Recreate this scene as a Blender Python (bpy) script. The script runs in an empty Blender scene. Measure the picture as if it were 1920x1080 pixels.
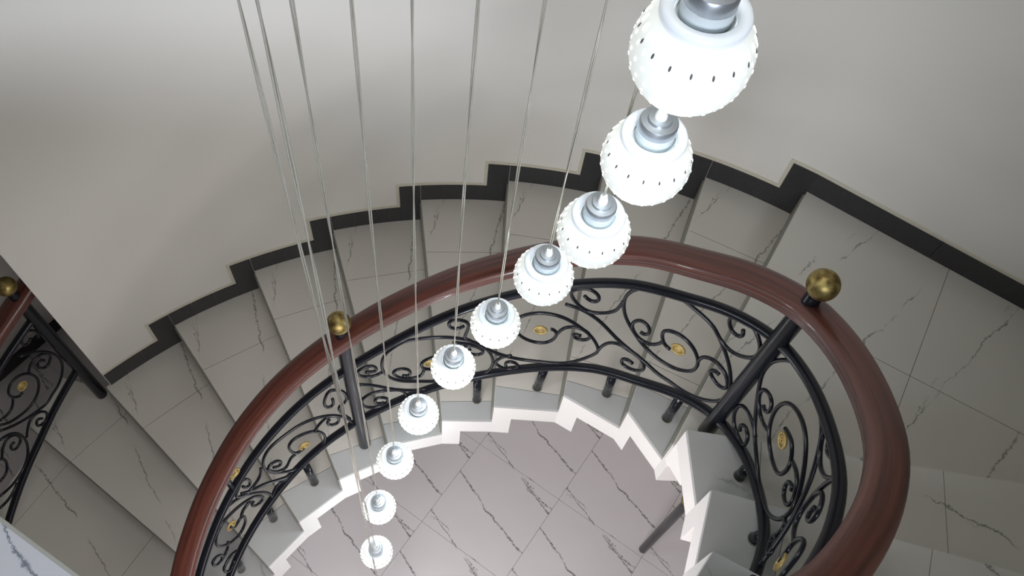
import bpy, bmesh, math, random
from mathutils import Vector, Matrix
random.seed(4)
C = bpy.context.scene.collection
SC = bpy.context.scene

# ---------------------------------------------------------------- camera, world, light, exposure
CAMZ = 4.208
cd = bpy.data.cameras.new('camera'); cam = bpy.data.objects.new('camera', cd); C.objects.link(cam)
cd.sensor_width = 36; cd.lens = 30.0; cd.clip_start = 0.02; cd.clip_end = 100
d = Vector((815-960, 1440-540, 1600)).normalized(); up = -d
zf = Vector((0, 0, 1)); yw = (zf - zf.dot(up)*up).normalized(); xw = yw.cross(up)
def cam2w(v): return Vector((xw.dot(v), yw.dot(v), up.dot(v)))
ax, ay, az = cam2w(Vector((1, 0, 0))), cam2w(Vector((0, -1, 0))), cam2w(Vector((0, 0, -1)))
cam.matrix_world = Matrix(((ax.x, ay.x, az.x, 0), (ax.y, ay.y, az.y, 0), (ax.z, ay.z, az.z, CAMZ), (0, 0, 0, 1)))
SC.camera = cam
w = bpy.data.worlds.new('world'); SC.world = w; w.use_nodes = True
w.node_tree.nodes['Background'].inputs[0].default_value = (0.93, 0.95, 1.0, 1)
w.node_tree.nodes['Background'].inputs[1].default_value = 0.02
def area(name, loc, target, sx, sy, power, col):
    l = bpy.data.lights.new(name, 'AREA'); l.shape = 'RECTANGLE'; l.size = sx; l.size_y = sy; l.energy = power; l.color = col
    o = bpy.data.objects.new(name, l); C.objects.link(o); o.location = loc
    o.rotation_euler = (Vector(target)-Vector(loc)).to_track_quat('-Z', 'Y').to_euler(); return o
wl = area('window_light', (0.35, -2.9, 4.2), (-0.75, 2.2, 2.5), 1.3, 1.1, 18, (0.84, 0.89, 1.0)); wl.data.spread = math.radians(56)
area('overhead_fill', (-0.05, 1.15, 5.2), (-0.05, 1.3, 0), 0.9, 0.9, 15.5, (1.0, 0.985, 0.94))  # added general fill from above, no fitting behind it
area('well_fill', (-0.1, -0.1, 2.0), (0.2, 0.9, -0.5), 0.9, 0.7, 26, (1.0, 0.955, 0.965))  # added fill aimed into the well, brightens its floor and the stringers
area('well_fill_low', (-0.3, -0.6, 0.9), (0.1, 0.9, -0.5), 0.6, 0.6, 6, (1.0, 0.96, 0.97))  # weaker added fill, lower down in the well
SC.view_settings.view_transform = 'Standard'; SC.view_settings.look = 'None'
SC.view_settings.gamma = 1; SC.view_settings.use_curve_mapping = False
SC.view_settings.exposure = 0.10

# ---------------------------------------------------------------- materials
def mat(name, col, rough=.5, metal=0, coat=0):
    m = bpy.data.materials.new(name); m.use_nodes = True; b = m.node_tree.nodes['Principled BSDF']
    b.inputs['Base Color'].default_value = (*col, 1); b.inputs['Roughness'].default_value = rough
    b.inputs['Metallic'].default_value = metal; b.inputs['Coat Weight'].default_value = coat
    return m
class NT:
    def __init__(s, m): s.t = m.node_tree; s.b = s.t.nodes['Principled BSDF']
    def n(s, k, **kw):
        x = s.t.nodes.new(k)
        for a, v in kw.items(): setattr(x, a, v)
        return x
    def l(s, a, b): s.t.links.new(a, b)
    def math(s, op, a, b=None, c=None):
        x = s.n('ShaderNodeMath', operation=op)
        for i, v in enumerate((a, b, c)):
            if v is None: continue
            if isinstance(v, (int, float)): x.inputs[i].default_value = v
            else: s.l(v, x.inputs[i])
        return x.outputs[0]
def marble(name, col, vein, amount, rough=.28, tint=.04, th=.5, wd_=1.0, sh=0.0):
    m = mat(name, col, rough); g = NT(m)
    uv = g.n('ShaderNodeUVMap', uv_map='UVMap'); sep = g.n('ShaderNodeSeparateXYZ'); g.l(uv.outputs[0], sep.inputs[0])
    def noise(scale, det, off, ro=.6):
        mp = g.n('ShaderNodeMapping'); mp.inputs['Location'].default_value = (off, off*1.7, 0); g.l(uv.outputs[0], mp.inputs[0])
        x = g.n('ShaderNodeTexNoise'); x.inputs['Scale'].default_value = scale; x.inputs['Detail'].default_value = det; x.inputs['Roughness'].default_value = ro
        g.l(mp.outputs[0], x.inputs['Vector']); return x.outputs[0]
    def vline(freq, slope, off, nz, th, width):
        t = g.math('ADD', g.math('MULTIPLY', sep.outputs[1], freq), g.math('MULTIPLY', sep.outputs[0], slope))
        n1 = g.math('MULTIPLY', g.math('SUBTRACT', noise(1.7, 2, off), .5), .34)
        n2 = g.math('MULTIPLY', g.math('SUBTRACT', noise(8, 5, off+3, .8), .5), .20)
        t = g.math('ADD', g.math('ADD', t, n1), g.math('ADD', n2, off))
        fr = g.math('ABSOLUTE', g.math('SUBTRACT', g.math('FRACT', t), .5))
        msk = g.n('ShaderNodeMapRange'); msk.inputs['From Min'].default_value = th-.05; msk.inputs['From Max'].default_value = th+.06
        g.l(noise(3.1, 2, off+7), msk.inputs['Value'])
        wd = g.math('MULTIPLY', g.math('ADD', g.math('MULTIPLY', noise(14, 2, off+1), 1.6), -.3), width)
        ln = g.n('ShaderNodeMapRange', interpolation_type='SMOOTHSTEP'); ln.inputs['From Min'].default_value = 0
        g.l(wd, ln.inputs['From Max']); ln.inputs['To Min'].default_value = 1; ln.inputs['To Max'].default_value = 0
        g.l(fr, ln.inputs['Value'])
        return g.math('MULTIPLY', ln.outputs[0], msk.outputs[0])
    a = vline(2.0, .66, .13+sh, 0, th, .040*wd_)
    b2 = vline(1.0, .30, .37+sh, 0, th+.09, .018*wd_)
    v = g.math('MULTIPLY', g.math('MAXIMUM', a, b2), amount)
    cl = g.n('ShaderNodeMix', data_type='RGBA'); g.l(noise(2.2, 4, 11), cl.inputs[0])
    cl.inputs[6].default_value = (*[c*(1-tint) for c in col], 1); cl.inputs[7].default_value = (*[min(1, c*(1+tint)) for c in col], 1)
    mx = g.n('ShaderNodeMix', data_type='RGBA'); g.l(v, mx.inputs[0]); g.l(cl.outputs[2], mx.inputs[6]); mx.inputs[7].default_value = (*vein, 1)
    g.l(mx.outputs[2], g.b.inputs['Base Color'])
    return m
def plaster(name, col, bump=.05):
    m = mat(name, col, .75); g = NT(m)
    tc = g.n('ShaderNodeTexCoord'); x = g.n('ShaderNodeTexNoise'); x.inputs['Scale'].default_value = 1.3; x.inputs['Detail'].default_value = 3
    g.l(tc.outputs['Object'], x.inputs['Vector'])
    cl = g.n('ShaderNodeMix', data_type='RGBA'); g.l(x.outputs[0], cl.inputs[0])
    cl.inputs[6].default_value = (*[c*.97 for c in col], 1); cl.inputs[7].default_value = (*[min(1, c*1.03) for c in col], 1)
    g.l(cl.outputs[2], g.b.inputs['Base Color'])
    y = g.n('ShaderNodeTexNoise'); y.inputs['Scale'].default_value = 60; g.l(tc.outputs['Object'], y.inputs['Vector'])
    bp = g.n('ShaderNodeBump'); bp.inputs['Strength'].default_value = bump; bp.inputs['Distance'].default_value = .004
    g.l(y.outputs[0], bp.inputs['Height']); g.l(bp.outputs[0], g.b.inputs['Normal'])
    return m
M = {}
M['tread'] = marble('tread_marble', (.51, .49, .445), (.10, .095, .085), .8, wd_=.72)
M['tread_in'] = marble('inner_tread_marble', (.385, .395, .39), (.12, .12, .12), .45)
M['floor'] = marble('floor_marble', (.78, .74, .755), (.07, .062, .075), .85, th=.40)
M['ledge'] = marble('upper_marble', (.56, .57, .60), (.10, .13, .17), .85, th=.22, sh=.60)
M['grout'] = mat('grout', (.24, .22, .20), .9)
M['wall'] = plaster('wall_paint', (.70, .68, .63))
M['caulk'] = plaster('caulk', (.58, .55, .45))
M['white'] = plaster('stringer_paint', (.80, .78, .765), .25)
M['riser_light'] = mat('joint_grey', (.36, .36, .32), .6)
M['riser'] = mat('riser_tile', (.20, .20, .17), .4)
M['ceil'] = plaster('ceiling_paint', (.75, .75, .73))
def skirt_mat():
    m = mat('skirting_black', (.020, .020, .021), .35); g = NT(m)
    tc = g.n('ShaderNodeTexCoord'); x = g.n('ShaderNodeTexNoise'); x.inputs['Scale'].default_value = 90; x.inputs['Detail'].default_value = 4
    g.l(tc.outputs['Object'], x.inputs['Vector']); r = g.n('ShaderNodeValToRGB')
    r.color_ramp.elements[0].color = (.013, .013, .014, 1); r.color_ramp.elements[1].color = (.04, .04, .043, 1)
    g.l(x.outputs[0], r.inputs[0]); g.l(r.outputs[0], g.b.inputs['Base Color']); return m
M['skirt'] = skirt_mat()
M['iron'] = mat('black_iron', (.008, .009, .013), .22, 0, 0)
M['iron'].node_tree.nodes['Principled BSDF'].inputs['Specular IOR Level'].default_value = .32
def wood():
    m = mat('red_wood', (.12, .03, .02), .38, 0, .25); g = NT(m)
    uv = g.n('ShaderNodeUVMap', uv_map='UVMap'); mp = g.n('ShaderNodeMapping'); mp.inputs['Scale'].default_value = (2.2, 70, 1)
    g.l(uv.outputs[0], mp.inputs[0]); x = g.n('ShaderNodeTexNoise'); x.inputs['Scale'].default_value = 1; x.inputs['Detail'].default_value = 6; x.inputs['Roughness'].default_value = .6
    g.l(mp.outputs[0], x.inputs['Vector']); r = g.n('ShaderNodeValToRGB')
    r.color_ramp.elements[0].position = .3; r.color_ramp.elements[0].color = (.038, .012, .009, 1)
    r.color_ramp.elements[1].position = .72; r.color_ramp.elements[1].color = (.135, .040, .027, 1)
    g.l(x.outputs[0], r.inputs[0]); g.l(r.outputs[0], g.b.inputs['Base Color'])
    b = g.n('ShaderNodeBump'); b.inputs['Strength'].default_value = .15; b.inputs['Distance'].default_value = .001
    g.l(x.outputs[0], b.inputs['Height']); g.l(b.outputs[0], g.b.inputs['Normal']); return m
M['wood'] = wood()
def brass():
    m = mat('aged_brass', (.30, .22, .06), .38, .85); g = NT(m)
    tc = g.n('ShaderNodeTexCoord'); x = g.n('ShaderNodeTexNoise'); x.inputs['Scale'].default_value = 45; x.inputs['Detail'].default_value = 5
    g.l(tc.outputs['Object'], x.inputs['Vector']); r = g.n('ShaderNodeValToRGB')
    r.color_ramp.elements[0].position = .35; r.color_ramp.elements[0].color = (.13, .085, .03, 1)
    r.color_ramp.elements[1].position = .65; r.color_ramp.elements[1].color = (.42, .33, .12, 1)
    g.l(x.outputs[0], r.inputs[0]); g.l(r.outputs[0], g.b.inputs['Base Color']); return m
M['brass'] = brass(); M['brass'].node_tree.nodes['Principled BSDF'].inputs['Roughness'].default_value = .46
M['gold'] = mat('gold_paint', (.40, .29, .10), .45, .35)
M['steel'] = mat('brushed_steel', (.46, .50, .54), .38, .8)
M['frost'] = mat('frosted_collar', (.62, .68, .70), .25, 0, .3)

M['nipple'] = mat('white_plastic', (.8, .82, .82), .4)
def cordm():
    m = mat('clear_cord', (.36, .345, .29), .25, 0, .3); m.node_tree.nodes['Principled BSDF'].inputs['Transmission Weight'].default_value = .15; return m
M['cord'] = cordm()
def glow(name, base, e, s):
    m = mat(name, base, .3); b = m.node_tree.nodes['Principled BSDF']
    b.inputs['Emission Color'].default_value = (*e, 1); b.inputs['Emission Strength'].default_value = s; return m
M['shade'] = glow('lit_porcelain_shade', (.75, .78, .76), (.95, 1, .94), .44)
M['rim'] = glow('porcelain_rim', (.80, .85, .90), (.82, .92, 1), .22)
M['bulb'] = glow('bulb', (.9, .9, .9), (.95, .98, 1), 8)
M['dot'] = glow('lit_hole', (.9, .9, .9), (.97, 1, 1), 4.0)
M['slot'] = mat('dark_slot', (.10, .10, .11), .5)

# ---------------------------------------------------------------- helpers
def link(name, me, m, parent=None):
    o = bpy.data.objects.new(name, me); C.objects.link(o)
    if m is not None and not me.materials: me.materials.append(M[m] if isinstance(m, str) else m)
    if parent is not None: o.parent = parent
    return o
def mesh(name, vs, fs, m, parent=None, smooth=False, uvs=None):
    me = bpy.data.meshes.new(name); me.from_pydata([tuple(v) for v in vs], [], fs); me.update()
    if smooth: me.polygons.foreach_set('use_smooth', [True]*len(me.polygons))
    if uvs is not None:
        u = me.uv_layers.new(name='UVMap')
        for lp in me.loops: u.data[lp.index].uv = uvs(lp.vertex_index)
    return link(name, me, m, parent)
def empty(name, loc=(0, 0, 0), parent=None):
    o = bpy.data.objects.new(name, None); C.objects.link(o); o.location = loc; o.empty_display_size = .1
    if parent is not None: o.parent = parent
    return o
def tag(o, label=None, cat=None, group=None, kind=None):
    for k, v in (('label', label), ('category', cat), ('group', group), ('kind', kind)):
        if v: o[k] = v
    return o
def ccw(poly):
    a = sum(poly[i-1][0]*poly[i][1]-poly[i][0]*poly[i-1][1] for i in range(len(poly)))
    return list(poly) if a > 0 else list(poly)[::-1]
def prism_data(poly, z0, z1, base=0):
    poly = ccw(poly); n = len(poly)
    vs = [(x, y, z0) for x, y in poly]+[(x, y, z1) for x, y in poly]
    fs = [tuple(base+i for i in range(n-1, -1, -1)), tuple(base+n+i for i in range(n))]
    fs += [(base+i, base+(i+1) % n, base+n+(i+1) % n, base+n+i) for i in range(n)]
    return vs, fs
def prisms(name, items, m, parent=None, frame=None):
    vs, fs = [], []
    for poly, z0, z1 in items:
        a, b = prism_data(poly, z0, z1, len(vs)); vs += a; fs += b
    uv = None
    if frame:
        (ox, oy), ang, sc = frame; ca, sa = math.cos(ang), math.sin(ang)
        def uv(i):
            x, y, z = vs[i]; dx, dy = x-ox, y-oy
            return ((dx*ca+dy*sa)/sc, (-dx*sa+dy*ca)/sc)
    return mesh(name, vs, fs, m, parent, False, uv)
def clip(poly, p, n):        # keep side (x-p).n >= 0
    out = []
    for i in range(len(poly)):
        a, b = poly[i-1], poly[i]
        da = (a[0]-p[0])*n[0]+(a[1]-p[1])*n[1]; db = (b[0]-p[0])*n[0]+(b[1]-p[1])*n[1]
        if (da >= 0) != (db >= 0):
            t = da/(da-db); out.append((a[0]+t*(b[0]-a[0]), a[1]+t*(b[1]-a[1])))
        if db >= 0: out.append(b)
    return out
def inset(poly, e):
    poly = ccw(poly); out = poly
    for i in range(len(poly)):
        a, b = poly[i-1], poly[i]; dx, dy = b[0]-a[0], b[1]-a[1]; L = math.hypot(dx, dy)
        if L < 1e-4: continue
        n = (-dy/L, dx/L); out = clip(out, (a[0]+n[0]*e, a[1]+n[1]*e), n)
    return out
def catmull(P, n=6):
    P = [Vector(p) for p in P]; P = [P[0]*2-P[1]]+P+[P[-1]*2-P[-2]]; out = []
    for i in range(1, len(P)-2):
        for j in range(n):
            t = j/n; a, b, c, e = P[i-1:i+3]
            out.append(.5*(2*b+(c-a)*t+(2*a-5*b+4*c-e)*t*t+(3*b-a-3*c+e)*t**3))
    out.append(P[-2]); return out
def tube_data(pts, r, sides=8, base=0, taper=False):
    pts = [Vector(p) for p in pts]; q = [pts[0]]
    for p in pts[1:]:
        if (p-q[-1]).length > 1e-5: q.append(p)
    pts = q; vs, fs = [], []; t = (pts[1]-pts[0]).normalized()
    nrm = t.orthogonal().normalized(); n = len(pts)
    for i, p in enumerate(pts):
        t2 = (pts[min(i+1, n-1)]-pts[max(i-1, 0)]).normalized()
        nrm = (nrm-t2*nrm.dot(t2)).normalized(); bn = t2.cross(nrm)
        rr = r
        for k in range(sides):
            a = 2*math.pi*k/sides; vs.append(p+(nrm*math.cos(a)+bn*math.sin(a))*rr)
        if i:
            o = base+(i-1)*sides
            fs += [(o+k, o+(k+1) % sides, o+sides+(k+1) % sides, o+sides+k) for k in range(sides)]
    fs.append(tuple(base+k for k in range(sides-1, -1, -1))); o = base+(n-1)*sides; fs.append(tuple(o+k for k in range(sides)))
    return vs, fs
def tube(name, pts, r, m, parent=None, sides=8):
    vs, fs = tube_data(pts, r, sides); return mesh(name, vs, fs, m, parent, True)
def lathe_data(prof, seg=24, base=0, cap=True):
    vs, fs = [], []
    for r, z in prof:
        for k in range(seg):
            a = 2*math.pi*k/seg; vs.append((r*math.cos(a), r*math.sin(a), z))
    for i in range(len(prof)-1):
        o = base+i*seg; fs += [(o+k, o+(k+1) % seg, o+seg+(k+1) % seg, o+seg+k) for k in range(seg)]
    if cap:
        fs.append(tuple(base+k for k in range(seg-1, -1, -1))); o = base+(len(prof)-1)*seg; fs.append(tuple(o+k for k in range(seg)))
    return vs, fs
def lathe(name, prof, m, parent=None, loc=(0, 0, 0), seg=24, cap=True, sharp=None):
    vs, fs = lathe_data(prof, seg, 0, cap); o = mesh(name, vs, fs, m, parent, True); o.location = loc
    if sharp: o.data.set_sharp_from_angle(angle=math.radians(sharp))
    return o
def sweep(name, path, prof, m, parent=None):      # profile (lateral, up); keeps upright
    n, k = len(path), len(prof); vs, fs, uv = [], [], []; s = 0
    plen = [0]
    for i in range(k): plen.append(plen[-1]+math.dist(prof[i], prof[(i+1) % k]))
    for i, p in enumerate(path):
        t = (path[min(i+1, n-1)]-path[max(i-1, 0)]).normalized()
        lat = Vector((t.y, -t.x, 0)).normalized(); upv = lat.cross(t).normalized()
        if i: s += (p-path[i-1]).length
        for j, (a, b) in enumerate(prof): vs.append(p+lat*a+upv*b); uv.append((s, plen[j]))
        if i:
            o = (i-1)*k; fs += [(o+j, o+k+j, o+k+(j+1) % k, o+(j+1) % k) for j in range(k)]
    fs.append(tuple(range(k))); fs.append(tuple((n-1)*k+j for j in range(k-1, -1, -1)))
    o = mesh(name, vs, fs, m, parent, True, lambda i: uv[i])
    o.data.set_sharp_from_angle(angle=math.radians(38)); return o
def interp(x, T):
    if x <= T[0][0]: a, b = T[0], T[1]
    elif x >= T[-1][0]: a, b = T[-2], T[-1]
    else:
        for i in range(len(T)-1):
            if T[i][0] <= x <= T[i+1][0]: a, b = T[i], T[i+1]; break
    return a[1]+(b[1]-a[1])*(x-a[0])/(b[0]-a[0])

# ---------------------------------------------------------------- the stair geometry
H = .16                         # riser
CX, CY, RW = .131, -.098, 2.42  # centre and radius of the curved wall
GZ = -.80                       # ground floor (five risers below tread 0)
def onw(az, r=RW): return (CX+r*math.cos(math.radians(az)), CY+r*math.sin(math.radians(az)))
AZ = {1: 151.84, 2: 143.82, 3: 134.25, 4: 124.02, 5: 114.53, 6: 104.63, 7: 95.27, 8: 85.7, 9: 75.97, 10: 67.04}
OUT = {k: onw(a) for k, a in AZ.items()}
OUT.update({1: (-2.175, 1.136), 0: (-2.29, .63), -1: (-2.33, .15), -2: (-2.28, -.32), -3: (-2.12, -.75), -4: (-1.98, -1.18)})
IN = {-4: (-.62, -.52), -3: (-.74, -.36), -2: (-.83, -.17), -1: (-.895, .04), 0: (-.93, .26), 1: (-.915, .465), 2: (-.851, .65), 3: (-.741, .823), 4: (-.59, .987), 5: (-.40, 1.115), 6: (-.192, 1.2), 7: (.005, 1.23), 8: (.254, 1.254),
      9: (.471, 1.163), 10: (.599, 1.012), 11: (.600, 1.000), 12: (.637, .771), 13: (.600, .561), 14: (.50, .385), 15: (.37, .24), 16: (.24, .09), 17: (.12, -.135)}
WX = 2.9                        # right wall
OUT.update({11: (WX, 1.0), 12: (WX, .52), 13: (WX, -.28), 14: (2.62, -1.36), 15: (1.75, -2.15), 16: (1.05, -2.4), 17: (.42, -2.5)})
LA = math.radians(-22.2)        # landing tile frame
LANDW = (1.07+(WX-1.07), 2.119-(WX-1.07)*.475)   # straight wall reaches the right wall
for k in list(OUT):
    pass

# ---------------------------------------------------------------- ground floor
floor = tag(empty('floor', (0, 0, GZ)), kind='structure')
prisms('slab', [([(-5, -3.2), (3.1, -3.2), (3.1, 3.2), (-5, 3.2)], -.12, -.021)], 'grout', floor)
fa = math.radians(153.3); fo = (-.041, 1.734); P_ = .578
ux, uy = math.cos(fa), math.sin(fa); vx, vy = -uy, ux
def fpt(i, j): return (fo[0]+(ux*i+vx*j)*P_, fo[1]+(uy*i+vy*j)*P_)
e_ = .0008
for i in range(-6, 9):
    for j in range(-6, 9):
        q = [fpt(i+e_/P_, j+e_/P_), fpt(i+1-e_/P_, j+e_/P_), fpt(i+1-e_/P_, j+1-e_/P_), fpt(i+e_/P_, j+1-e_/P_)]
        cx = sum(p[0] for p in q)/4; cy = sum(p[1] for p in q)/4
        if not (-4.6 < cx < 2.6 and -1.2 < cy < 3.0): continue
        t = prisms('tile', [(q, -.02, 0)], 'floor', floor, (fpt(i, j), fa, P_))

# ---------------------------------------------------------------- stairs
def unit(a, b): dx, dy = b[0]-a[0], b[1]-a[1]; L = math.hypot(dx, dy); return (dx/L, dy/L)
stairs = tag(empty('staircase', (0, 0, GZ)), 'curved marble tiled staircase with white stepped inner edge sweeping around the open well', 'staircase')
INS = {k: (IN[k+1][0]+.075*unit(IN[k+1], IN[k+2])[0], IN[k+1][1]+.075*unit(IN[k+1], IN[k+2])[1]) for k in range(-4, 16)}
INS[8] = (IN[9][0]+.052*unit(IN[9], IN[10])[0], IN[9][1]+.052*unit(IN[9], IN[10])[1])
INS[9] = (.607, .976); INS[10] = (.655, .918); INS[16] = (.10, -.18)
def outside(k, d):      # outer corner of riser k shifted along the run
    a, b = OUT[k], OUT.get(k+1, (OUT[k][0]-.6, OUT[k][1]-.1)); u = unit(a, b); return (a[0]+u[0]*d, a[1]+u[1]*d)
def tread_poly(k, back=.02):
    i0, o0, i1, o1 = IN[k], OUT[k], IN[k+1], OUT[k+1]
    if k == 10: return [i0, o0, LANDW, OUT[11], i1]
    pts = [i0, o0]
    if k == 1: pts += [(-2.12, 1.40), (-1.872, 1.372)]
    if 2 <= k <= 9:
        n = 6
        for j in range(1, n): pts.append(onw(AZ[k]+(AZ[k+1]-AZ[k])*j/n))
    pts += [o1, i1]; return pts
for k in range(-4, 17):
    z = k*H; z0 = z-.13 if k > -4 else GZ
    if k < -1: z0 = max(GZ, z-.13)
    body = [(tread_poly(k), z0, z-.02)]
    # upstand under the next nosing
    i1, o1 = IN[k+1], OUT[k+1]; s = .02
    if k == 9:
        body = [([IN[9]]+tread_poly(9)[1:-1]+[IN[10]], z0, z-.02), ([IN[10], OUT[10], LANDW, INS[9]], z0, z+H-.13)]
    elif k == 10:
        body.append(([i1, o1, outside(11, .08), INS[10]], z0, z+H-.13))
    else:
        oo = outside(k+1, .08) if k+1 != 10 else LANDW
        body.append(([i1, o1, oo, INS[k]], z0, z+H-.13))
    st = prisms('step', [(p, a+0, b+0) for p, a, b in body], 'white', stairs)
    st.location = (0, 0, -GZ)
    # marble tiles on the step
    poly = tread_poly(k); u = unit(OUT[k], IN[k]); L = math.hypot(OUT[k][0]-IN[k][0], OUT[k][1]-IN[k][1])
    mid = unit(((OUT[k][0]+OUT[k+1][0])/2, (OUT[k][1]+OUT[k+1][1])/2), ((IN[k][0]+IN[k+1][0])/2, (IN[k][1]+IN[k+1][1])/2))
    ang = math.atan2(mid[1], mid[0])
    if k == 10:
        J = (1.409, 1.392); c1 = (math.cos(LA), math.sin(LA)); c2 = (-c1[1], c1[0])
        cells = []
        for sa in (1, -1):
            for sb in (1, -1):
                q = clip(clip(poly, J, (c1[0]*sa, c1[1]*sa)), J, (c2[0]*sb, c2[1]*sb))
                if len(q) > 2: cells.append((q, 'tread'))
        more = []
        for q, mm in cells:
            qq = clip(q, (J[0]+c1[0]*.9, J[1]+c1[1]*.9), c1); q2 = clip(q, (J[0]+c1[0]*.9, J[1]+c1[1]*.9), (-c1[0], -c1[1]))
            for x in (qq, q2):
                if len(x) > 2: more.append((x, mm))
        cells = more; ang = math.radians(-112.2); org = J
    else:
        org = OUT[k]; cells = []
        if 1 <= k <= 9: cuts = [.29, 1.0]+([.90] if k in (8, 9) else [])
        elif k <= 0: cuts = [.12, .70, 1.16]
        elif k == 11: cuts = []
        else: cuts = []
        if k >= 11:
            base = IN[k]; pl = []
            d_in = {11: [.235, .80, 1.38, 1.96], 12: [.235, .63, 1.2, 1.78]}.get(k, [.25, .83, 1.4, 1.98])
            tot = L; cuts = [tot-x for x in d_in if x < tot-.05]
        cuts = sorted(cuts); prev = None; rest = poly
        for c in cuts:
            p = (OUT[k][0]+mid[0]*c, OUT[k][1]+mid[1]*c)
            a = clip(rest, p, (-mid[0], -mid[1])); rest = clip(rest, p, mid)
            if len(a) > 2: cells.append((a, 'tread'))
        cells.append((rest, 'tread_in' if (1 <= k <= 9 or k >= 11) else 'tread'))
    for q, mm in cells:
        q = inset(q, .0010)
        if len(q) < 3: continue
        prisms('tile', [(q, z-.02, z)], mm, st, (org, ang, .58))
    # riser tile in front of this step, set back under the nosing
    if k > -4 or True:
        n = unit(IN[k], OUT[k]); 
        f = ((-n[1]), n[0]); test = (IN[k+1][0]+OUT[k+1][0]-IN[k][0]-OUT[k][0], IN[k+1][1]+OUT[k+1][1]-IN[k][1]-OUT[k][1])
        if f[0]*test[0]+f[1]*test[1] < 0: f = (-f[0], -f[1])
        i0 = (IN[k][0]+n[0]*.004, IN[k][1]+n[1]*.004); o0 = (OUT[k][0]-n[0]*.002, OUT[k][1]-n[1]*.002)
        q = [i0, o0, (o0[0]-f[0]*.007, o0[1]-f[1]*.007), (i0[0]-f[0]*.007, i0[1]-f[1]*.007)]
        prisms('riser', [(q, z-H+.001, z-.0215)], 'riser', st)

# upper floor where the stair arrives
uf = tag(empty('floor_upper', (0, 0, 17*H)), kind='structure')
UP = [(-3.9, 1.621), (.12, -.135), (.42, -2.5), (-3.9, -2.5)]
prisms('slab', [(inset(UP, .04), -.16, -.021)], 'white', uf)
ua = math.radians(-23.6)
d1 = unit(UP[0], UP[1]); nn_ = (d1[1], -d1[0])
prisms('edge_strip', [([UP[0], UP[1], (UP[1][0]+nn_[0]*.006, UP[1][1]+nn_[1]*.006), (UP[0][0]+nn_[0]*.006, UP[0][1]+nn_[1]*.006)], -.022, .0008)], 'riser_light', uf)
for i in range(-2, 9):
    for j in range(0, 6):
        c1 = (math.cos(ua), math.sin(ua)); c2 = (c1[1], -c1[0]); o = (-.78+.2*c1[0], .258+.2*c1[1])
        A = lambda a, b: (o[0]-c1[0]*a*.58+c2[0]*b*.58, o[1]-c1[1]*a*.58+c2[1]*b*.58)
        q = [A(i, j), A(i+1, j), A(i+1, j+1), A(i, j+1)]
        q = ccw(q)
        U_ = ccw(UP)
        for a in range(4):
            p0, p1 = U_[a-1], U_[a]; q = clip(q, p0, (-(p1[1]-p0[1]), p1[0]-p0[0])) if q else q
        if len(q) < 3: continue
        q = inset(q, .0014)
        if len(q) > 2: prisms('tile', [(q, -.02, .0)], 'ledge', uf, (A(i, j), ua, .58))

# ---------------------------------------------------------------- walls
ZT = 5.7
def wall_strip(name, path, t, z0, z1, m='wall'):     # path of inner face, thickness outward (left of path dir)
    n = len(path); outp = []
    for i, p in enumerate(path):
        a, b = path[max(0, i-1)], path[min(n-1, i+1)]; u = unit(a, b); outp.append((p[0]-u[1]*t, p[1]+u[0]*t))
    vs = [(x, y, z) for z in (z0, z1) for x, y in path]+[(x, y, z) for z in (z0, z1) for x, y in outp]
    fs = []
    for i in range(n-1):
        fs += [(i, i+1, n+i+1, n+i), (2*n+i, 3*n+i, 3*n+i+1, 2*n+i+1), (n+i, n+i+1, 3*n+i+1, 3*n+i), (i, 2*n+i, 2*n+i+1, i+1)]
    fs += [(0, n, 3*n, 2*n), (n-1, 3*n-1, 4*n-1, 2*n-1)]
    o = mesh(name, vs, fs, m, None, True); o.data.set_sharp_from_angle(angle=math.radians(20)); return o
cw = [onw(143.3-i*(143.3-67.04)/60, RW+.001) for i in range(61)]+[LANDW]
tag(wall_strip('wall_back', cw, .14, GZ, ZT), kind='structure')
tag(wall_strip('wall_right', [(WX+.001, LANDW[1]+.05), (WX+.001, -3.0)], .14, GZ, ZT), kind='structure')
LW0, LWd = Vector((-2.77, 2.05)), Vector((-.205, -.40)).normalized()
lw = [tuple(LW0-LWd*.42), tuple(LW0+LWd*4.2)]
tag(wall_strip('wall_left', lw[::-1], .14, GZ, ZT), kind='structure')
fw = prisms('wall_front_blocker', [([(-5, -3.2), (3.1, -3.2), (3.1, -3.06), (-5, -3.06)], GZ, 17*H)], 'wall'); tag(fw, kind='structure')  # unseen wall up to the upper floor, added to darken the space below
ce = prisms('ceiling', [([(-5, -3.2), (3.1, -3.2), (3.1, 3.2), (-5, 3.2)], ZT, ZT+.12)], 'ceil'); tag(ce, kind='structure')

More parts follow.
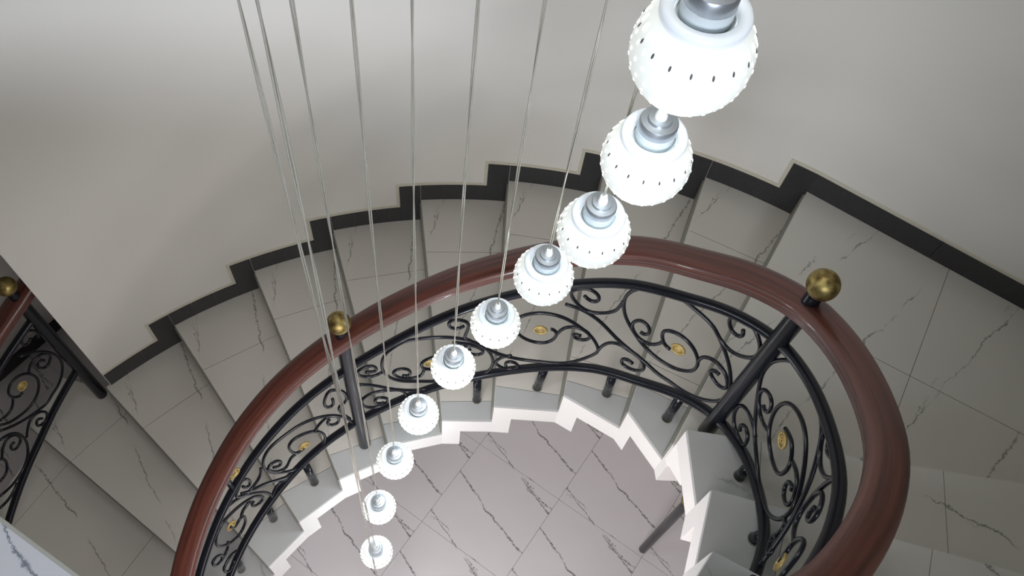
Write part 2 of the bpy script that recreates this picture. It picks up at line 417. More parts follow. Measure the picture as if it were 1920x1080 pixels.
# ---------------------------------------------------------------- stepped black skirting
def curved_piece(name, a0, a1, z0, z1, r0, r1, m, parent):
    n = max(2, int(abs(a1-a0)/1.2)+1); vs, fs = [], []
    for i in range(n+1):
        a = a0+(a1-a0)*i/n
        for r, z in ((r0, z0), (r0, z1), (r1, z1), (r1, z0)): x, y = onw(a, r); vs.append((x, y, z))
        if i:
            o = (i-1)*4; fs += [(o+j, o+4+j, o+4+(j+1) % 4, o+(j+1) % 4) for j in range(4)]
    fs += [(0, 1, 2, 3), (n*4+3, n*4+2, n*4+1, n*4)]
    return mesh(name, vs, fs, m, parent)
trim = tag(empty('trim_1', (0, 0, 0)), kind='structure')
R0, R1 = RW-.010, RW+.0005; SH = .105
for k in range(2, 10):
    z = k*H; a0 = AZ[k] if k > 2 else 143.25; a1 = AZ[k+1]+2.3
    if k > 2: curved_piece('skirting_tile', AZ[k]+2.3, AZ[k]+.05, z-H+.001, z+SH, R0, R1, 'skirt', trim)
    n = 3
    for j in range(n):
        b0 = a0+(a1-a0)*j/n; b1 = a0+(a1-a0)*(j+1)/n
        curved_piece('skirting_tile', b0-.012, b1+.012, z+.001, z+SH, R0, R1, 'skirt', trim)
    curved_piece('caulk_line', a0+(2.3 if k > 2 else 0), a1, z+SH, z+SH+.014, RW-.004, R1, 'caulk', trim)
    curved_piece('caulk_line', a1+.35, a1, z+SH, z+H+SH+.014, RW-.004, R1, 'caulk', trim)
curved_piece('skirting_tile', AZ[10]+2.3, AZ[10], 9*H+.001, 10*H+SH, R0, R1, 'skirt', trim)
curved_piece('caulk_line', AZ[10]+2.3, AZ[10], 10*H+SH, 10*H+SH+.014, RW-.004, R1, 'caulk', trim)
def straight_piece(name, p, q, z0, z1, th, m, parent):
    u = unit(p, q); n = (u[1], -u[0]); 
    return prisms(name, [([p, q, (q[0]+n[0]*th, q[1]+n[1]*th), (p[0]+n[0]*th, p[1]+n[1]*th)], z0, z1)], m, parent)
pA = OUT[10]; uu = unit(pA, LANDW); LL = math.dist(pA, LANDW); n_ = 4
for j in range(n_):
    p = (pA[0]+uu[0]*(LL*j/n_+.0008), pA[1]+uu[1]*(LL*j/n_+.0008)); q = (pA[0]+uu[0]*(LL*(j+1)/n_-.0008), pA[1]+uu[1]*(LL*(j+1)/n_-.0008))
    straight_piece('skirting_tile', p, q, 10*H+.001, 10*H+SH, .010, 'skirt', trim)
straight_piece('caulk_line', pA, LANDW, 10*H+SH, 10*H+SH+.014, .004, 'caulk', trim)
trim2 = tag(empty('trim_2', (0, 0, GZ)), kind='structure')
for j in range(8):
    p = LW0+LWd*(-.42+.57*j); q = LW0+LWd*(-.42+.57*j+.568)
    straight_piece('skirting_tile', tuple(q), tuple(p), .001, .105, .012, 'skirt', trim2)

# ---------------------------------------------------------------- balustrade around the well
SCROLLS = [
[(1.922,0.796),(1.965,0.741),(2.005,0.674),(2.054,0.571),(2.110,0.430),(2.168,0.332),(2.231,0.250),(2.286,0.156),(2.325,0.120),(2.376,0.066),(2.421,0.064),(2.454,0.091),(2.482,0.144),(2.500,0.222),(2.501,0.334),(2.478,0.464),(2.446,0.583),(2.409,0.690),(2.379,0.767),(2.358,0.818),(2.322,0.876),(2.281,0.929),(2.245,0.975),(2.208,0.999),(2.168,1.000),(2.126,0.979),(2.102,0.940),(2.091,0.877),(2.094,0.798),(2.109,0.696),(2.135,0.600),(2.167,0.510),(2.197,0.436),(2.241,0.360),(2.281,0.310),(2.322,0.281),(2.354,0.293),(2.373,0.326),(2.378,0.385),(2.371,0.454),(2.347,0.540),(2.317,0.604),(2.283,0.649),(2.251,0.656),(2.238,0.629),(2.242,0.574),(2.259,0.504),(2.282,0.470)],
[(2.249,0.523),(2.246,0.504),(2.227,0.461),(2.193,0.469),(2.167,0.510),(2.146,0.580),(2.143,0.636),(2.155,0.667),(2.171,0.668),(2.194,0.627),(2.202,0.569),(2.191,0.543),(2.175,0.556)],
[(2.372,0.438),(2.374,0.498),(2.390,0.526),(2.415,0.526),(2.442,0.494),(2.466,0.449),(2.487,0.366),(2.480,0.321),(2.456,0.325),(2.430,0.370),(2.418,0.412),(2.427,0.437),(2.447,0.422)],
[(2.090,0.830),(2.086,0.781),(2.080,0.731),(2.065,0.698),(2.035,0.684),(2.003,0.696),(1.971,0.754),(1.946,0.830),(1.931,0.903),(1.935,0.941),(1.958,0.953),(1.985,0.935),(2.008,0.888),(2.019,0.835),(2.012,0.807),(1.992,0.821),(1.973,0.871)],
[(2.358,0.818),(2.386,0.750),(2.420,0.696),(2.451,0.685),(2.479,0.712),(2.498,0.765),(2.496,0.849),(2.476,0.915),(2.447,0.975),(2.417,1.000),(2.393,0.999),(2.381,0.960),(2.388,0.905),(2.405,0.855),(2.428,0.841),(2.436,0.870),(2.428,0.910)],
[(2.071,0.220),(2.078,0.298),(2.097,0.358),(2.129,0.367),(2.159,0.331),(2.193,0.304),(2.221,0.255),(2.239,0.175),(2.229,0.129),(2.204,0.114),(2.175,0.131),(2.160,0.165),(2.161,0.209),(2.179,0.212),(2.198,0.184)],
[(1.897,0.514),(1.910,0.497),(1.923,0.437),(1.911,0.362),(1.880,0.341),(1.836,0.394),(1.801,0.478),(1.777,0.587),(1.773,0.681),(1.790,0.722),(1.817,0.737),(1.864,0.722),(1.930,0.643),(1.984,0.531),(2.034,0.415),(2.064,0.301),(2.074,0.225),(2.050,0.149),(2.007,0.070),(1.959,0.044),(1.888,0.084),(1.815,0.151),(1.741,0.268),(1.676,0.424),(1.622,0.528),(1.570,0.612)],
[(1.923,0.447),(1.939,0.515),(1.970,0.523),(2.004,0.487),(2.028,0.430),(2.030,0.375),(2.003,0.362),(1.978,0.405),(1.978,0.436),(2.003,0.411)],
[(1.501,0.317),(1.474,0.358),(1.457,0.428),(1.461,0.493),(1.485,0.507),(1.512,0.496),(1.555,0.441),(1.598,0.351),(1.626,0.253),(1.634,0.144),(1.602,0.086),(1.558,0.066),(1.501,0.108),(1.450,0.197),(1.394,0.297),(1.351,0.429),(1.326,0.567),(1.315,0.695),(1.319,0.812),(1.334,0.884),(1.357,0.910),(1.399,0.923),(1.450,0.862),(1.512,0.773),(1.573,0.675),(1.631,0.562),(1.680,0.424),(1.710,0.296),(1.722,0.157),(1.712,0.052),(1.682,0.000),(1.644,0.000),(1.582,0.000),(1.512,0.000),(1.466,0.019),(1.403,0.117),(1.336,0.286),(1.278,0.492),(1.215,0.675)],
[(1.468,0.373),(1.459,0.290),(1.434,0.285),(1.389,0.359),(1.363,0.455),(1.353,0.541),(1.370,0.554),(1.398,0.508),(1.416,0.433),(1.412,0.365),(1.387,0.415)],
[(1.596,0.470),(1.611,0.502),(1.637,0.489),(1.664,0.428),(1.682,0.361),(1.672,0.327),(1.646,0.348),(1.623,0.407),(1.633,0.438)],
[(1.726,0.283),(1.758,0.238),(1.797,0.171),(1.866,0.099)],
[(1.785,0.221),(1.759,0.227),(1.734,0.191),(1.733,0.137),(1.761,0.052),(1.794,0.020),(1.817,0.030),(1.806,0.097),(1.783,0.137),(1.767,0.125),(1.771,0.074)],
[(1.631,0.562),(1.609,0.625),(1.618,0.702),(1.621,0.792),(1.605,0.851),(1.580,0.898),(1.556,0.913),(1.555,0.857),(1.569,0.803),(1.592,0.774),(1.604,0.785)],
[(1.313,0.634),(1.283,0.643),(1.246,0.725),(1.227,0.828),(1.234,0.872),(1.257,0.864),(1.283,0.818),(1.296,0.740),(1.288,0.709),(1.256,0.782)],
[(1.395,0.005),(1.391,0.099),(1.369,0.193),(1.324,0.284),(1.279,0.361),(1.238,0.382),(1.222,0.323),(1.231,0.193),(1.270,0.084),(1.306,0.060),(1.324,0.095),(1.312,0.175),(1.281,0.240),(1.271,0.205),(1.281,0.129),(1.307,0.088)],
[(0.962,0.255),(0.922,0.292),(0.906,0.530),(0.937,0.578),(0.991,0.479),(1.031,0.344),(1.054,0.168),(1.039,0.020),(0.966,0.000),(0.905,0.000),(0.838,0.266),(0.797,0.539),(0.795,0.716),(0.814,0.818),(0.856,0.839),(0.923,0.765),(0.970,0.715),(1.022,0.630),(1.088,0.471),(1.142,0.263),(1.169,0.054),(1.168,0.000),(1.138,0.000),(1.083,0.000),(1.019,0.000),(0.937,0.000),(0.862,0.029),(0.793,0.302),(0.729,0.510),(0.674,0.774)],
[(0.922,0.292),(0.896,0.315),(0.870,0.230),(0.833,0.327),(0.806,0.513),(0.810,0.598),(0.845,0.538),(0.861,0.421),(0.846,0.393),(0.826,0.479)],
[(1.024,0.387),(1.047,0.438),(1.087,0.453),(1.122,0.330),(1.120,0.217),(1.093,0.242),(1.075,0.342),(1.087,0.382)],
[(1.164,0.144),(1.126,0.477),(1.163,0.489),(1.172,0.588),(1.158,0.736),(1.121,0.853),(1.101,0.817),(1.084,0.705),(1.096,0.600),(1.118,0.589),(1.120,0.691)],
[(0.567,0.651),(0.577,0.484),(0.624,0.476),(0.633,0.369),(0.624,0.295),(0.603,0.258),(0.571,0.269),(0.527,0.414),(0.495,0.626),(0.486,0.761),(0.492,0.825),(0.509,0.875),(0.535,0.880),(0.570,0.835),(0.609,0.739),(0.651,0.634),(0.688,0.514),(0.715,0.408),(0.734,0.256),(0.725,0.209),(0.704,0.238),(0.684,0.319),(0.683,0.393),(0.697,0.385)],
[(0.624,0.476),(0.637,0.508),(0.659,0.506),(0.688,0.467)],
[(0.397,0.943),(0.441,1.000),(0.486,1.000),(0.531,1.000),(0.576,0.985),(0.611,0.915),(0.650,0.799),(0.686,0.637),(0.729,0.416),(0.760,0.192),(0.765,0.045),(0.750,0.000),(0.721,0.000),(0.682,0.000)],
[(0.524,0.489),(0.510,0.425),(0.490,0.425),(0.464,0.450),(0.433,0.553),(0.425,0.677),(0.437,0.720),(0.462,0.623),(0.475,0.499),(0.462,0.467)],
[(0.782,0.712),(0.774,0.651),(0.755,0.602),(0.718,0.617),(0.690,0.658),(0.660,0.780),(0.652,0.875),(0.673,0.897),(0.699,0.931),(0.716,0.871),(0.726,0.764),(0.717,0.706),(0.700,0.749),(0.693,0.830)],
[(0.667,0.733),(0.713,0.587),(0.758,0.434),(0.801,0.266),(0.842,0.069),(0.888,0.000),(0.917,0.000)],
[(0.759,0.022),(0.782,0.098),(0.809,0.112),(0.841,0.059),(0.860,0.000),(0.868,0.000),(0.853,0.000),(0.834,0.000),(0.836,0.000)],
[(0.526,0.126),(0.493,0.254),(0.466,0.277),(0.440,0.304),(0.439,0.158),(0.466,0.033),(0.493,0.063)],
[(2.709,0.578),(2.733,0.590),(2.759,0.584),(2.791,0.534),(2.812,0.468),(2.816,0.369),(2.796,0.305),(2.745,0.304),(2.691,0.368),(2.657,0.483),(2.644,0.612),(2.656,0.720),(2.689,0.766),(2.732,0.773),(2.779,0.742),(2.825,0.676),(2.874,0.589),(2.922,0.484),(2.942,0.357),(2.937,0.230),(2.901,0.091),(2.850,0.042),(2.785,0.047),(2.728,0.105),(2.653,0.234),(2.608,0.378),(2.569,0.544),(2.544,0.686),(2.541,0.808),(2.554,0.884),(2.577,0.957),(2.610,1.000),(2.649,1.000),(2.693,1.000),(2.739,0.977),(2.787,0.932),(2.819,0.874),(2.852,0.788),(2.882,0.709),(2.923,0.571),(2.966,0.420),(3.000,0.284),(3.032,0.154),(3.071,0.003)],
[(2.678,0.401),(2.642,0.387),(2.601,0.449),(2.576,0.536),(2.577,0.606),(2.602,0.614),(2.627,0.576),(2.636,0.504),(2.621,0.478),(2.607,0.500)],
[(2.802,0.525),(2.839,0.545),(2.874,0.515),(2.909,0.445),(2.914,0.365),(2.889,0.326),(2.859,0.350),(2.847,0.421),(2.868,0.459),(2.880,0.434)],
[(2.661,0.232),(2.619,0.293),(2.573,0.329),(2.551,0.295),(2.555,0.186),(2.584,0.089),(2.624,0.052),(2.652,0.049),(2.649,0.124),(2.631,0.175),(2.607,0.197),(2.597,0.154),(2.608,0.112)],
[(2.963,1.000),(2.935,0.961),(2.919,0.869),(2.889,0.818),(2.853,0.827),(2.811,0.895),(2.794,0.966),(2.793,1.000),(2.807,1.000),(2.833,1.000),(2.867,1.000),(2.880,0.971),(2.865,0.921),(2.842,0.928),(2.829,0.971)],
[(2.963,1.000),(2.936,0.961),(2.931,0.838),(2.940,0.705),(2.955,0.565),(2.983,0.486),(3.015,0.473),(3.049,0.514)],
[(2.940,0.705),(2.943,0.797),(2.971,0.810),(3.003,0.771),(3.017,0.702),(3.001,0.637),(2.983,0.655),(2.978,0.721)],
[(3.103,0.399),(3.068,0.449),(3.050,0.544),(3.065,0.657),(3.096,0.685),(3.130,0.633),(3.162,0.557),(3.209,0.524),(3.244,0.503)],
[(2.939,0.294),(2.962,0.334),(2.982,0.256),(2.979,0.140),(3.003,0.107),(3.037,0.109),(3.035,0.174),(3.007,0.210),(2.979,0.190)]]
SCROLLS_OUTER = [
[(0.233,0.567),(0.253,0.578),(0.273,0.670),(0.270,0.744),(0.239,0.773),(0.199,0.731),(0.167,0.648),(0.151,0.516),(0.162,0.411),(0.202,0.350),(0.257,0.370),(0.311,0.453),(0.357,0.548),(0.385,0.649)],
[(0.270,0.655),(0.297,0.605),(0.328,0.607),(0.372,0.675)],
[(0.159,0.624),(0.142,0.658),(0.107,0.666),(0.074,0.618),(0.052,0.533),(0.053,0.478),(0.083,0.442),(0.106,0.474),(0.118,0.550),(0.110,0.586),(0.090,0.571),(0.083,0.529)],
[(0.139,0.849),(0.104,0.769),(0.067,0.639),(0.040,0.492),(0.032,0.357),(0.041,0.248),(0.073,0.168),(0.116,0.136),(0.157,0.150),(0.195,0.152),(0.233,0.210),(0.290,0.321),(0.352,0.461),(0.403,0.615)],
[(0.431,0.563),(0.391,0.479),(0.367,0.363),(0.364,0.256),(0.378,0.154),(0.415,0.068),(0.478,0.058),(0.552,0.131),(0.613,0.258)],
[(0.482,0.431),(0.458,0.473),(0.417,0.483),(0.383,0.414),(0.373,0.323),(0.385,0.269),(0.420,0.285),(0.433,0.343),(0.424,0.383),(0.404,0.358)],
[(0.356,0.214),(0.315,0.273),(0.276,0.269),(0.243,0.194),(0.226,0.108),(0.236,0.054),(0.262,0.056),(0.291,0.115),(0.289,0.166),(0.271,0.174),(0.257,0.115)],
[(0.491,0.454),(0.481,0.391),(0.494,0.315),(0.526,0.286),(0.564,0.334)],
[(0.654,0.199),(0.605,0.105),(0.556,0.068),(0.530,0.067)],
[(0.037,0.778),(0.028,0.829),(0.032,0.889),(0.053,0.966),(0.083,0.968),(0.100,0.929),(0.095,0.876),(0.076,0.852),(0.062,0.871)]]

PLAN = [(-.48, -.75), (-.62, -.60), (-.74, -.44), (-.84, -.25), (-.926, -.024), (-.974, .137), (-.997, .312), (-.997, .428), (-.975, .566), (-.921, .724), (-.824, .891), (-.692, 1.035), (-.531, 1.147), (-.33, 1.24), (-.116, 1.3), (.131, 1.322), (.327, 1.298), (.486, 1.225), (.605, 1.158), (.7, 1.065), (.755, .94), (.775, .8), (.765, .66), (.72, .54), (.65, .43), (.56, .33), (.46, .25), (.37, .13), (.31, -.02), (.29, -.18), (.30, -.34), (.32, -.5)]
class Rail:
    def __init__(s, K, zb, zt, zh, origin):
        s.P = catmull([(x, y, 0) for x, y in K], 12); s.S = [0]
        for i in range(1, len(s.P)): s.S.append(s.S[-1]+(s.P[i]-s.P[i-1]).length)
        j = min(range(len(s.P)), key=lambda i: (s.P[i]-Vector((*origin, 0))).length); o = s.S[j]; s.S = [x-o for x in s.S]
        s.zb, s.zt, s.zh = zb, zt, zh
    def xy(s, u):
        S = s.S; lo, hi = 0, len(S)-1
        if u <= S[0]: return s.P[0].copy()
        if u >= S[-1]: return s.P[-1].copy()
        while hi-lo > 1:
            m = (lo+hi)//2
            if S[m] <= u: lo = m
            else: hi = m
        t = (u-S[lo])/(S[hi]-S[lo]); return s.P[lo].lerp(s.P[hi], t)
    def pt(s, u, v):
        p = s.xy(u); b, t = interp(u, s.zb), interp(u, s.zt); p.z = b+(t-b)*v; return p
    def at(s, u, table):
        p = s.xy(u); p.z = interp(u, table); return p
ZB = [(-1.4, -.62), (-1.2, -.50), (-.6, -.18), (0, .15), (.4, .40), (.73, .60), (.99, .79), (1.26, .975), (1.59, 1.155), (1.90, 1.34), (2.25, 1.56), (2.59, 1.775), (2.87, 1.93), (3.04, 2.03), (3.45, 2.27), (3.9, 2.55), (4.3, 2.84), (4.6, 2.86)]
ZTT = [(-1.4, -.10), (-1.2, 0.0), (-.6, .28), (0, .55), (.37, .79), (.63, 1.02), (1.07, 1.35), (1.33, 1.53), (1.61, 1.765), (1.97, 2.0), (2.26, 2.175), (2.54, 2.295), (2.87, 2.42), (3.15, 2.56), (3.45, 2.72), (3.9, 3.0), (4.3, 3.32), (4.6, 3.42)]
ZH = [(-1.4, .10), (-1.2, .18), (-.6, .45), (0, .73), (.33, .965), (.60, 1.19), (.79, 1.37), (1.01, 1.54), (1.20, 1.675), (1.41, 1.825), (1.65, 1.985), (1.80, 2.085), (2.15, 2.285), (2.34, 2.385), (2.51, 2.455), (2.66, 2.53), (2.84, 2.62), (3.0, 2.70), (3.15, 2.77), (3.45, 2.90), (3.9, 3.20), (4.3, 3.52), (4.6, 3.62)]
def smooth_table(T, lo, hi, n=120):
    v = [interp(lo+(hi-lo)*i/n, T) for i in range(n+1)]
    for _ in range(14): v = [v[0]]+[(v[i-1]+2*v[i]+v[i+1])/4 for i in range(1, n)]+[v[-1]]
    return [(lo+(hi-lo)*i/n, v[i]) for i in range(n+1)]
ZB, ZTT, ZH = [smooth_table(T, -1.4, 4.6) for T in (ZB, ZTT, ZH)]
rail = Rail(PLAN, ZB, ZTT, ZH, (-.974, .137))
PROF = [(-.030, -.026), (-.022, -.030), (.022, -.030), (.030, -.026), (.030, -.012), (.035, -.008), (.035, -.002), (.040, .003), (.0415, .012), (.039, .021), (.030, .028), (.015, .032), (-.015, .032), (-.030, .028), (-.039, .021), (-.0415, .012), (-.040, .003), (-.035, -.002), (-.035, -.008), (-.030, -.012)]
def ring_pts(c, ua, ub, ra, rb, a0=0, a1=2*math.pi, n=24, shrink=0):
    return [c+(ua*math.cos(a0+(a1-a0)*i/n)*ra+ub*math.sin(a0+(a1-a0)*i/n)*rb)*(1-shrink*i/n) for i in range(n+1)]
def rosette(rl, u, v, parent, r=.024, solid=False):
    c = rl.pt(u, v); t = (rl.pt(u+.01, v)-rl.pt(u-.01, v)); t.z = 0; t.normalize(); k = Vector((0, 0, 1)); nn = t.cross(k)
    vs, fs = tube_data(ring_pts(c, t, k, r*.85, r, n=20), .0045, 6)
    a, b = tube_data(ring_pts(c, t, k, r*.62, r*.7, 0, 3.0*math.pi, 30, .8), .0034, 6, len(vs)); vs += a; fs += b
    # five petals on a thin backing disc
    if not solid: return mesh('gold_rosette', vs, fs, 'gold', parent, True)
    n = 14; base = len(vs)
    for s_ in (-.002, .002):
        vs += [c+nn*s_+t*math.cos(2*math.pi*i/n)*r*.6+k*math.sin(2*math.pi*i/n)*r*.68 for i in range(n)]
    fs += [tuple(base+i for i in range(n-1, -1, -1)), tuple(base+n+i for i in range(n))]+[(base+i, base+(i+1) % n, base+n+(i+1) % n, base+n+i) for i in range(n)]
    return mesh('gold_rosette', vs, fs, 'gold', parent, True)
def newel(parent, x, y, z0, z1, zball, name='newel_post', r=.026):
    vs, fs = lathe_data([(r*.8, z0), (r, z0+.006), (r, z1-.02), (r, z1)], 20)
    o = mesh(name, vs, fs, 'iron', parent, True); o.data.set_sharp_from_angle(angle=math.radians(40))
    for v_ in o.data.vertices: v_.co.x += x; v_.co.y += y
    c = lathe('collar', [(.016, z1-.03), (.020, z1), (.021, zball-.045), (.018, zball-.033)], 'iron', o, (x, y, 0), 16)
    b = lathe('ball_finial', [(.0385*math.cos(t), zball+.0385*math.sin(t)) for t in [math.radians(-88+176*i/16) for i in range(17)]], 'brass', o, (x, y, 0), 28)
    return o
def balustrade(name, label, rl, s0, s1, scrolls, newels, ros, stubs, mids):
    root = tag(empty(name, (0, 0, 0)), label, 'balustrade')
    N = int((s1-s0)/.03)
    sl = [s0+(s1-s0)*i/N for i in range(N+1)]
    tag(sweep('handrail', [rl.at(u, rl.zh) for u in sl], PROF, 'wood', root), 'reddish brown moulded wooden handrail')
    # top rail: flat bar with a slimmer round bar tucked under its inner side
    BAR = [(.0165*math.cos(a), .014*math.sin(a)) for a in [2*math.pi*i/14 for i in range(14)]]
    sl = [u for u in sl if u > s0+.08]
    sweep('top_rail', [rl.at(u, rl.zt) for u in sl], BAR, 'iron', root)
    BB = [(.017*math.cos(a), .015*math.sin(a)) for a in [2*math.pi*i/12 for i in range(12)]]
    sweep('bottom_rail', [rl.at(u, rl.zb) for u in sl], BB, 'iron', root)
    for q in scrolls:
        P = catmull([rl.pt(u, min(1, max(0, v))) for u, v in q], 3)
        for _ in range(2): P = [P[0]]+[(P[i-1]+P[i]*2+P[i+1])/4 for i in range(1, len(P)-1)]+[P[-1]]
        tube('scroll', P, .0062, 'iron', root, 8)
    for u, zz in newels:
        p = rl.at(u, rl.zh); newel(root, p.x, p.y, zz, p.z+.02, p.z+.115)
    for i, (u, v) in enumerate(ros): rosette(rl, u, v, root, .024, i == 0)
    for (x, y, zf_, u) in stubs:
        q = rl.at(u, rl.zb)
        tube('baluster_foot', [(x, y, zf_), (x*.5+q.x*.5, y*.5+q.y*.5, (zf_+q.z)/2), (q.x, q.y, q.z)], .0165, 'iron', root, 14)
        b = lathe('foot_flange', [(.0195, 0), (.0195, .0015), (.0165, .002)], 'riser', root, (x, y, zf_), 16)
    for u in mids:
        a = rl.at(u, rl.zt); b = rl.at(u, rl.zh)
        br = tube('rail_bracket', [a, (a+b)/2, Vector((b.x, b.y, b.z-.02))], .011, 'iron', root, 12)
        t = (rl.at(u+.01, rl.zt)-rl.at(u-.01, rl.zt)); t.z = 0; t.normalize(); k = Vector((0, 0, 1))
        for sg in (-1, 1):
            c = (a+b)/2+t*sg*.034
            g = tube('gold_curl', ring_pts(c, t*sg, k, .028, .028, -math.pi, 2.2*math.pi, 26, .72), .0045, 'gold', br, 6)
    return root
STUBS = [(-.069, 1.307, 6*H), (.159, 1.333, 7*H), (.41, 1.285, 8*H), (.605, 1.158, 9*H), (.762, .877, 11*H), (.754, .652, 12*H), (-.717, .998, 3*H), (-.885, .852, 2*H), (-1.0, .645, H), (-.295, 1.255, 5*H), (-1.0, .39, 0.0), (-.955, .06, -H), (-.87, -.17, -2*H), (.64, .42, 13*H)]
def near_s(rl, x, y): 
    j = min(range(len(rl.P)), key=lambda i: (rl.P[i].x-x)**2+(rl.P[i].y-y)**2); return rl.S[j]
stubs = [(x, y, z, near_s(rail, x, y)) for x, y, z in STUBS]
S1 = 3.80
S_END = rail.S[-1]-.16
# scroll panels beyond the frame repeat the middle panel
ext = []
for q in SCROLLS[6:16]:
    ext.append([(u-1.30, v) for u, v in q if u-1.30 < .38])
ext = [q for q in ext if len(q) > 6 and len(q) >= 8]
ext = [q for q in ext if min(u for u, v in q) > -1.2 and max(u for u, v in q) < .44]
ext += [[(u+1.32, v) for u, v in q] for q in SCROLLS[6:12] if min(u for u, v in q)+1.32 > 3.1]
balustrade('balustrade', 'wrought iron balustrade with wooden handrail curving around the open well', rail, -1.15, S_END, SCROLLS+ext,
           [(1.20, 4*H), (2.52, 10*H), (-.12, 0*H-.0), (-1.12, GZ), (S_END-.02, 17*H)],
           [(2.303, .495), (1.865, .515), (1.49, .429), (.965, .292), (.574, .602), (2.731, .498), (3.10, .40)], stubs, [.66, 1.86, 3.2])
# ---------------------------------------------------------------- outer balustrade at the wall end
K2 = [(-1.855, 1.44), (-1.90, 1.345), (-1.985, 1.15), (-2.045, .95), (-2.08, .75), (-2.10, .5), (-2.11, .25), (-2.11, 0), (-2.10, -.25), (-2.08, -.45)]
r2 = Rail(K2, [(-.1, .53), (0, .487), (.32, .31), (.66, .16), (1.35, -.2), (1.9, -.42)], [(-.1, 1.02), (0, .985), (.2, .91), (.66, .70), (1.35, .35), (1.9, .10)], [(-.1, 1.17), (0, 1.125), (.2, 1.045), (.66, .85), (1.35, .5), (1.9, .25)], (-1.90, 1.345))
e2 = [[(u+.62, v) for u, v in q] for q in SCROLLS_OUTER[2:6]]
balustrade('balustrade', 'short wrought iron balustrade on the outer side of the lower steps beside the wall end', r2, -.09, 1.75, SCROLLS_OUTER+e2,
           [(0.0, H), (1.7, -3*H)], [(.214, .611), (.83, .6)], [], [.75])
# stretch of handrail reaching the wall
# ---------------------------------------------------------------- newel at the foot of the stair, seen through the well
fn = newel(None, .995, 1.261, GZ, GZ+1.0, GZ+1.05, 'newel_post', .024)
for ch in fn.children: pass
tag(fn, 'black iron newel post on the ground floor, seen through the stair well', 'newel post')

# ---------------------------------------------------------------- pendant lamps
LAMPS = [(-.401, .775, .353, -.378, .787), (-.401, .900, .629, -.349, .922), (-.334, .982, 1.031, -.287, .997), (-.249, 1.040, 1.408, -.206, 1.049), (-.142, 1.083, 1.756, -.112, 1.087), (-.030, 1.088, 2.085, -.009, 1.088), (.068, 1.016, 2.505, .073, 1.016), (.136, .917, 2.862, .144, .916), (.172, .846, 3.182, .172, .846), (.156, .723, 3.527, .156, .723), (-.373, .657, .059, -.287, .697)]
def shade_profile():
    pr = [(.0005, -.0715)]
    for i in range(1, 19):
        a = math.radians(-90+i*(90+47)/18); pr.append((.070*math.cos(a), .0715*math.sin(a)))
    return pr
SH_P = shade_profile(); RIM = [(.047, .049), (.0500, .052), (.0505, .059), (.0485, .0635), (.044, .0648), (.0375, .0635), (.0345, .059), (.0345, .042), (.040, .040)]
def patches(rows, depth=.0012):
    vs, fs = [], []
    for (el, n, ph, w_, h_) in rows:
        for k in range(n):
            a = 2*math.pi*(k+ph)/n; e1 = math.radians(el)
            c = Vector((.070*math.cos(e1)*math.cos(a), .070*math.cos(e1)*math.sin(a), .0715*math.sin(e1)))
            nr = Vector((c.x/.0049, c.y/.0049, c.z/.00511)).normalized(); t = Vector((-math.sin(a), math.cos(a), 0)); b = nr.cross(t)
            base = len(vs); m_ = 8
            for dd, sc in ((-.002, 1), (depth*.6, .9), (depth, .5)):
                vs += [c+nr*dd+t*math.cos(2*math.pi*i/m_)*w_*sc+b*math.sin(2*math.pi*i/m_)*h_*sc for i in range(m_)]
            for q in (0, 1): fs += [(base+q*m_+i, base+q*m_+(i+1) % m_, base+(q+1)*m_+(i+1) % m_, base+(q+1)*m_+i) for i in range(m_)]
            fs.append(tuple(base+2*m_+i for i in range(m_)))
    return vs, fs
LAB = ['lowest visible pendant globe lamp, small, close to the bottom edge of the picture',
       'small pendant globe lamp directly above the lowest visible one',
       'third visible pendant globe lamp from the bottom, over the white stepped edge of the stairs',
       'fourth visible pendant globe lamp from the bottom, just under the bottom rail',
       'fifth visible pendant globe lamp from the bottom, overlapping the bottom rail and scrolls',
       'sixth visible pendant globe lamp from the bottom, in the middle of the scrollwork',
       'pendant globe lamp overlapping the top iron rail and the lower side of the handrail',
       'third largest pendant globe lamp, covering the crown of the wooden handrail',
       'second largest pendant globe lamp, in front of the upper treads and black skirting',
       'largest and highest pendant globe lamp, cut by the top edge of the picture',
       'last pendant globe lamp of the string, hanging lower than the bottom edge of the picture']
first = None
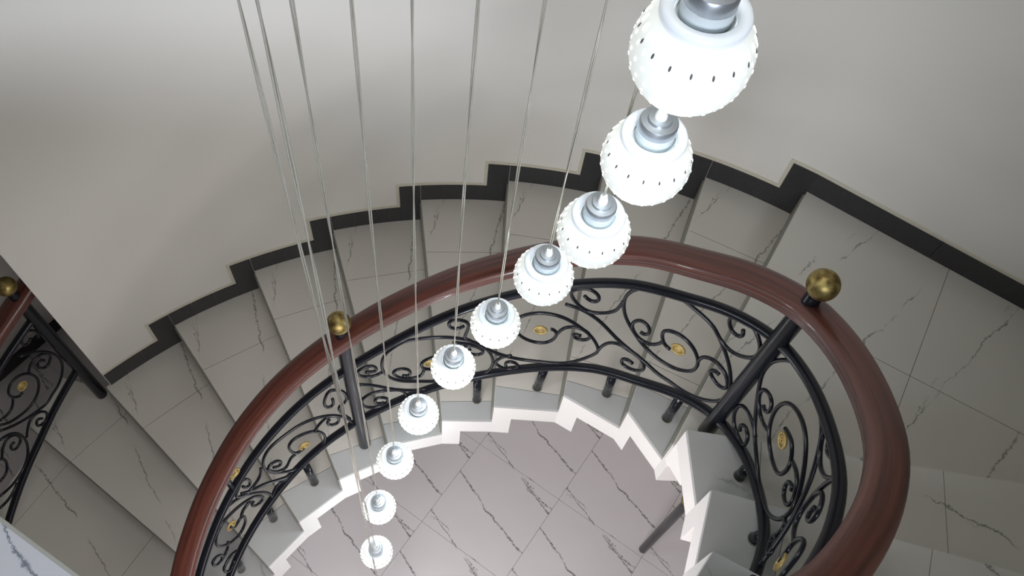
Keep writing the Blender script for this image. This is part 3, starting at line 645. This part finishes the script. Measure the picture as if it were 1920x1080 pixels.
for idx, (x, y, z, tx, ty) in enumerate(LAMPS):
    if first is None:
        root = empty('pendant_lamp', (x, y, z))
        vs, fs = lathe_data(SH_P, 40, 0, False); sh = mesh('globe_shade', vs, fs, 'shade', root, True)
        vs, fs = patches([(30, 26, .0, .0032, .0060), (17, 26, .5, .0022, .0030), (4, 26, 0, .0022, .0024), (-9, 26, .5, .0022, .0023), (-22, 24, 0, .0021, .0022), (-36, 22, .5, .0020, .0020), (-50, 16, 0, .0019, .0019)], .0005)
        dd = mesh('glowing_dots', vs, fs, 'dot', sh, True); dd['kind'] = 'stuff'
        vs, fs = patches([(22, 17, .5, .0015, .0040)], .0006)
        sl_ = mesh('slots', vs, fs, 'slot', sh, True); sl_['kind'] = 'stuff'
        lathe('bulb', [(.010, -.074), (.020, -.0735), (.022, -.070)], 'bulb', root, seg=20)
        rm = lathe('shade_rim', RIM, 'rim', root, seg=36, cap=False)
        lathe('collar', [(.0335, .050), (.0335, .056), (.0320, .0565), (.0320, .052), (.0295, .052), (.0295, .074), (.027, .0755)], 'frost', root, seg=32, sharp=35)
        lathe('cap', [(.0285, .073), (.0290, .075), (.0290, .089), (.0275, .0925), (.0185, .0935), (.0175, .0985), (.0105, .0995)], 'steel', root, seg=32, sharp=30)
        lathe('cord_grip', [(.0095, .0985), (.0095, .106), (.0075, .110), (.0068, .117), (.005, .119)], 'nipple', root, seg=16, sharp=40)
        first = root
    else:
        root = first.copy(); C.objects.link(root); root.location = (x, y, z)
        for ch in list(first.children):
            if ch.name.startswith('cord') and not ch.name.startswith('cord_grip'): continue
            c = ch.copy(); C.objects.link(c); c.parent = root
            for g_ in ch.children: e3 = g_.copy(); C.objects.link(e3); e3.parent = c
    root.rotation_euler = (0, 0, idx*.37)
    pl = bpy.data.lights.new('lamp_light', 'POINT'); pl.energy = 1.0; pl.shadow_soft_size = .03; pl.color = (.88, .95, 1.0)
    po = bpy.data.objects.new('lamp_light', pl); C.objects.link(po); po.location = (x, y, z-.112)
    tag(root, LAB[idx], 'lamp', 'pendant globe lamps on one spiral chandelier')
    # twisted pair cord up to the ceiling plate
    vs, fs = [], []; L = 5.695-(z+.115); n = max(40, int(L*26))
    for s_ in (0, 1):
        pts = []
        for i in range(n+1):
            t = i/n; a = t*L*7+math.pi*s_+idx; wob = .0035*math.sin(t*math.pi)*math.sin(t*9+idx)
            c_, s2 = math.cos(-idx*.37), math.sin(-idx*.37)
            px, py = (tx-x)*t*0+ (tx-x)*t+.0021*math.cos(a)+wob, (ty-y)*t+.0021*math.sin(a)
            pts.append((px*c_-py*s2, px*s2+py*c_, .115+L*t))
        a_, b_ = tube_data(pts, .0017, 6, len(vs)); vs += a_; fs += b_
    mesh('cord', vs, fs, 'cord', root, True)
can = lathe('ceiling_plate', [(.48, ZT-.045), (.50, ZT-.035), (.50, ZT-.001)], 'steel', None, (-.10, .88, 0), 48, True, 40)
tag(can, 'round steel ceiling plate that all the pendant cords hang from', 'ceiling plate')
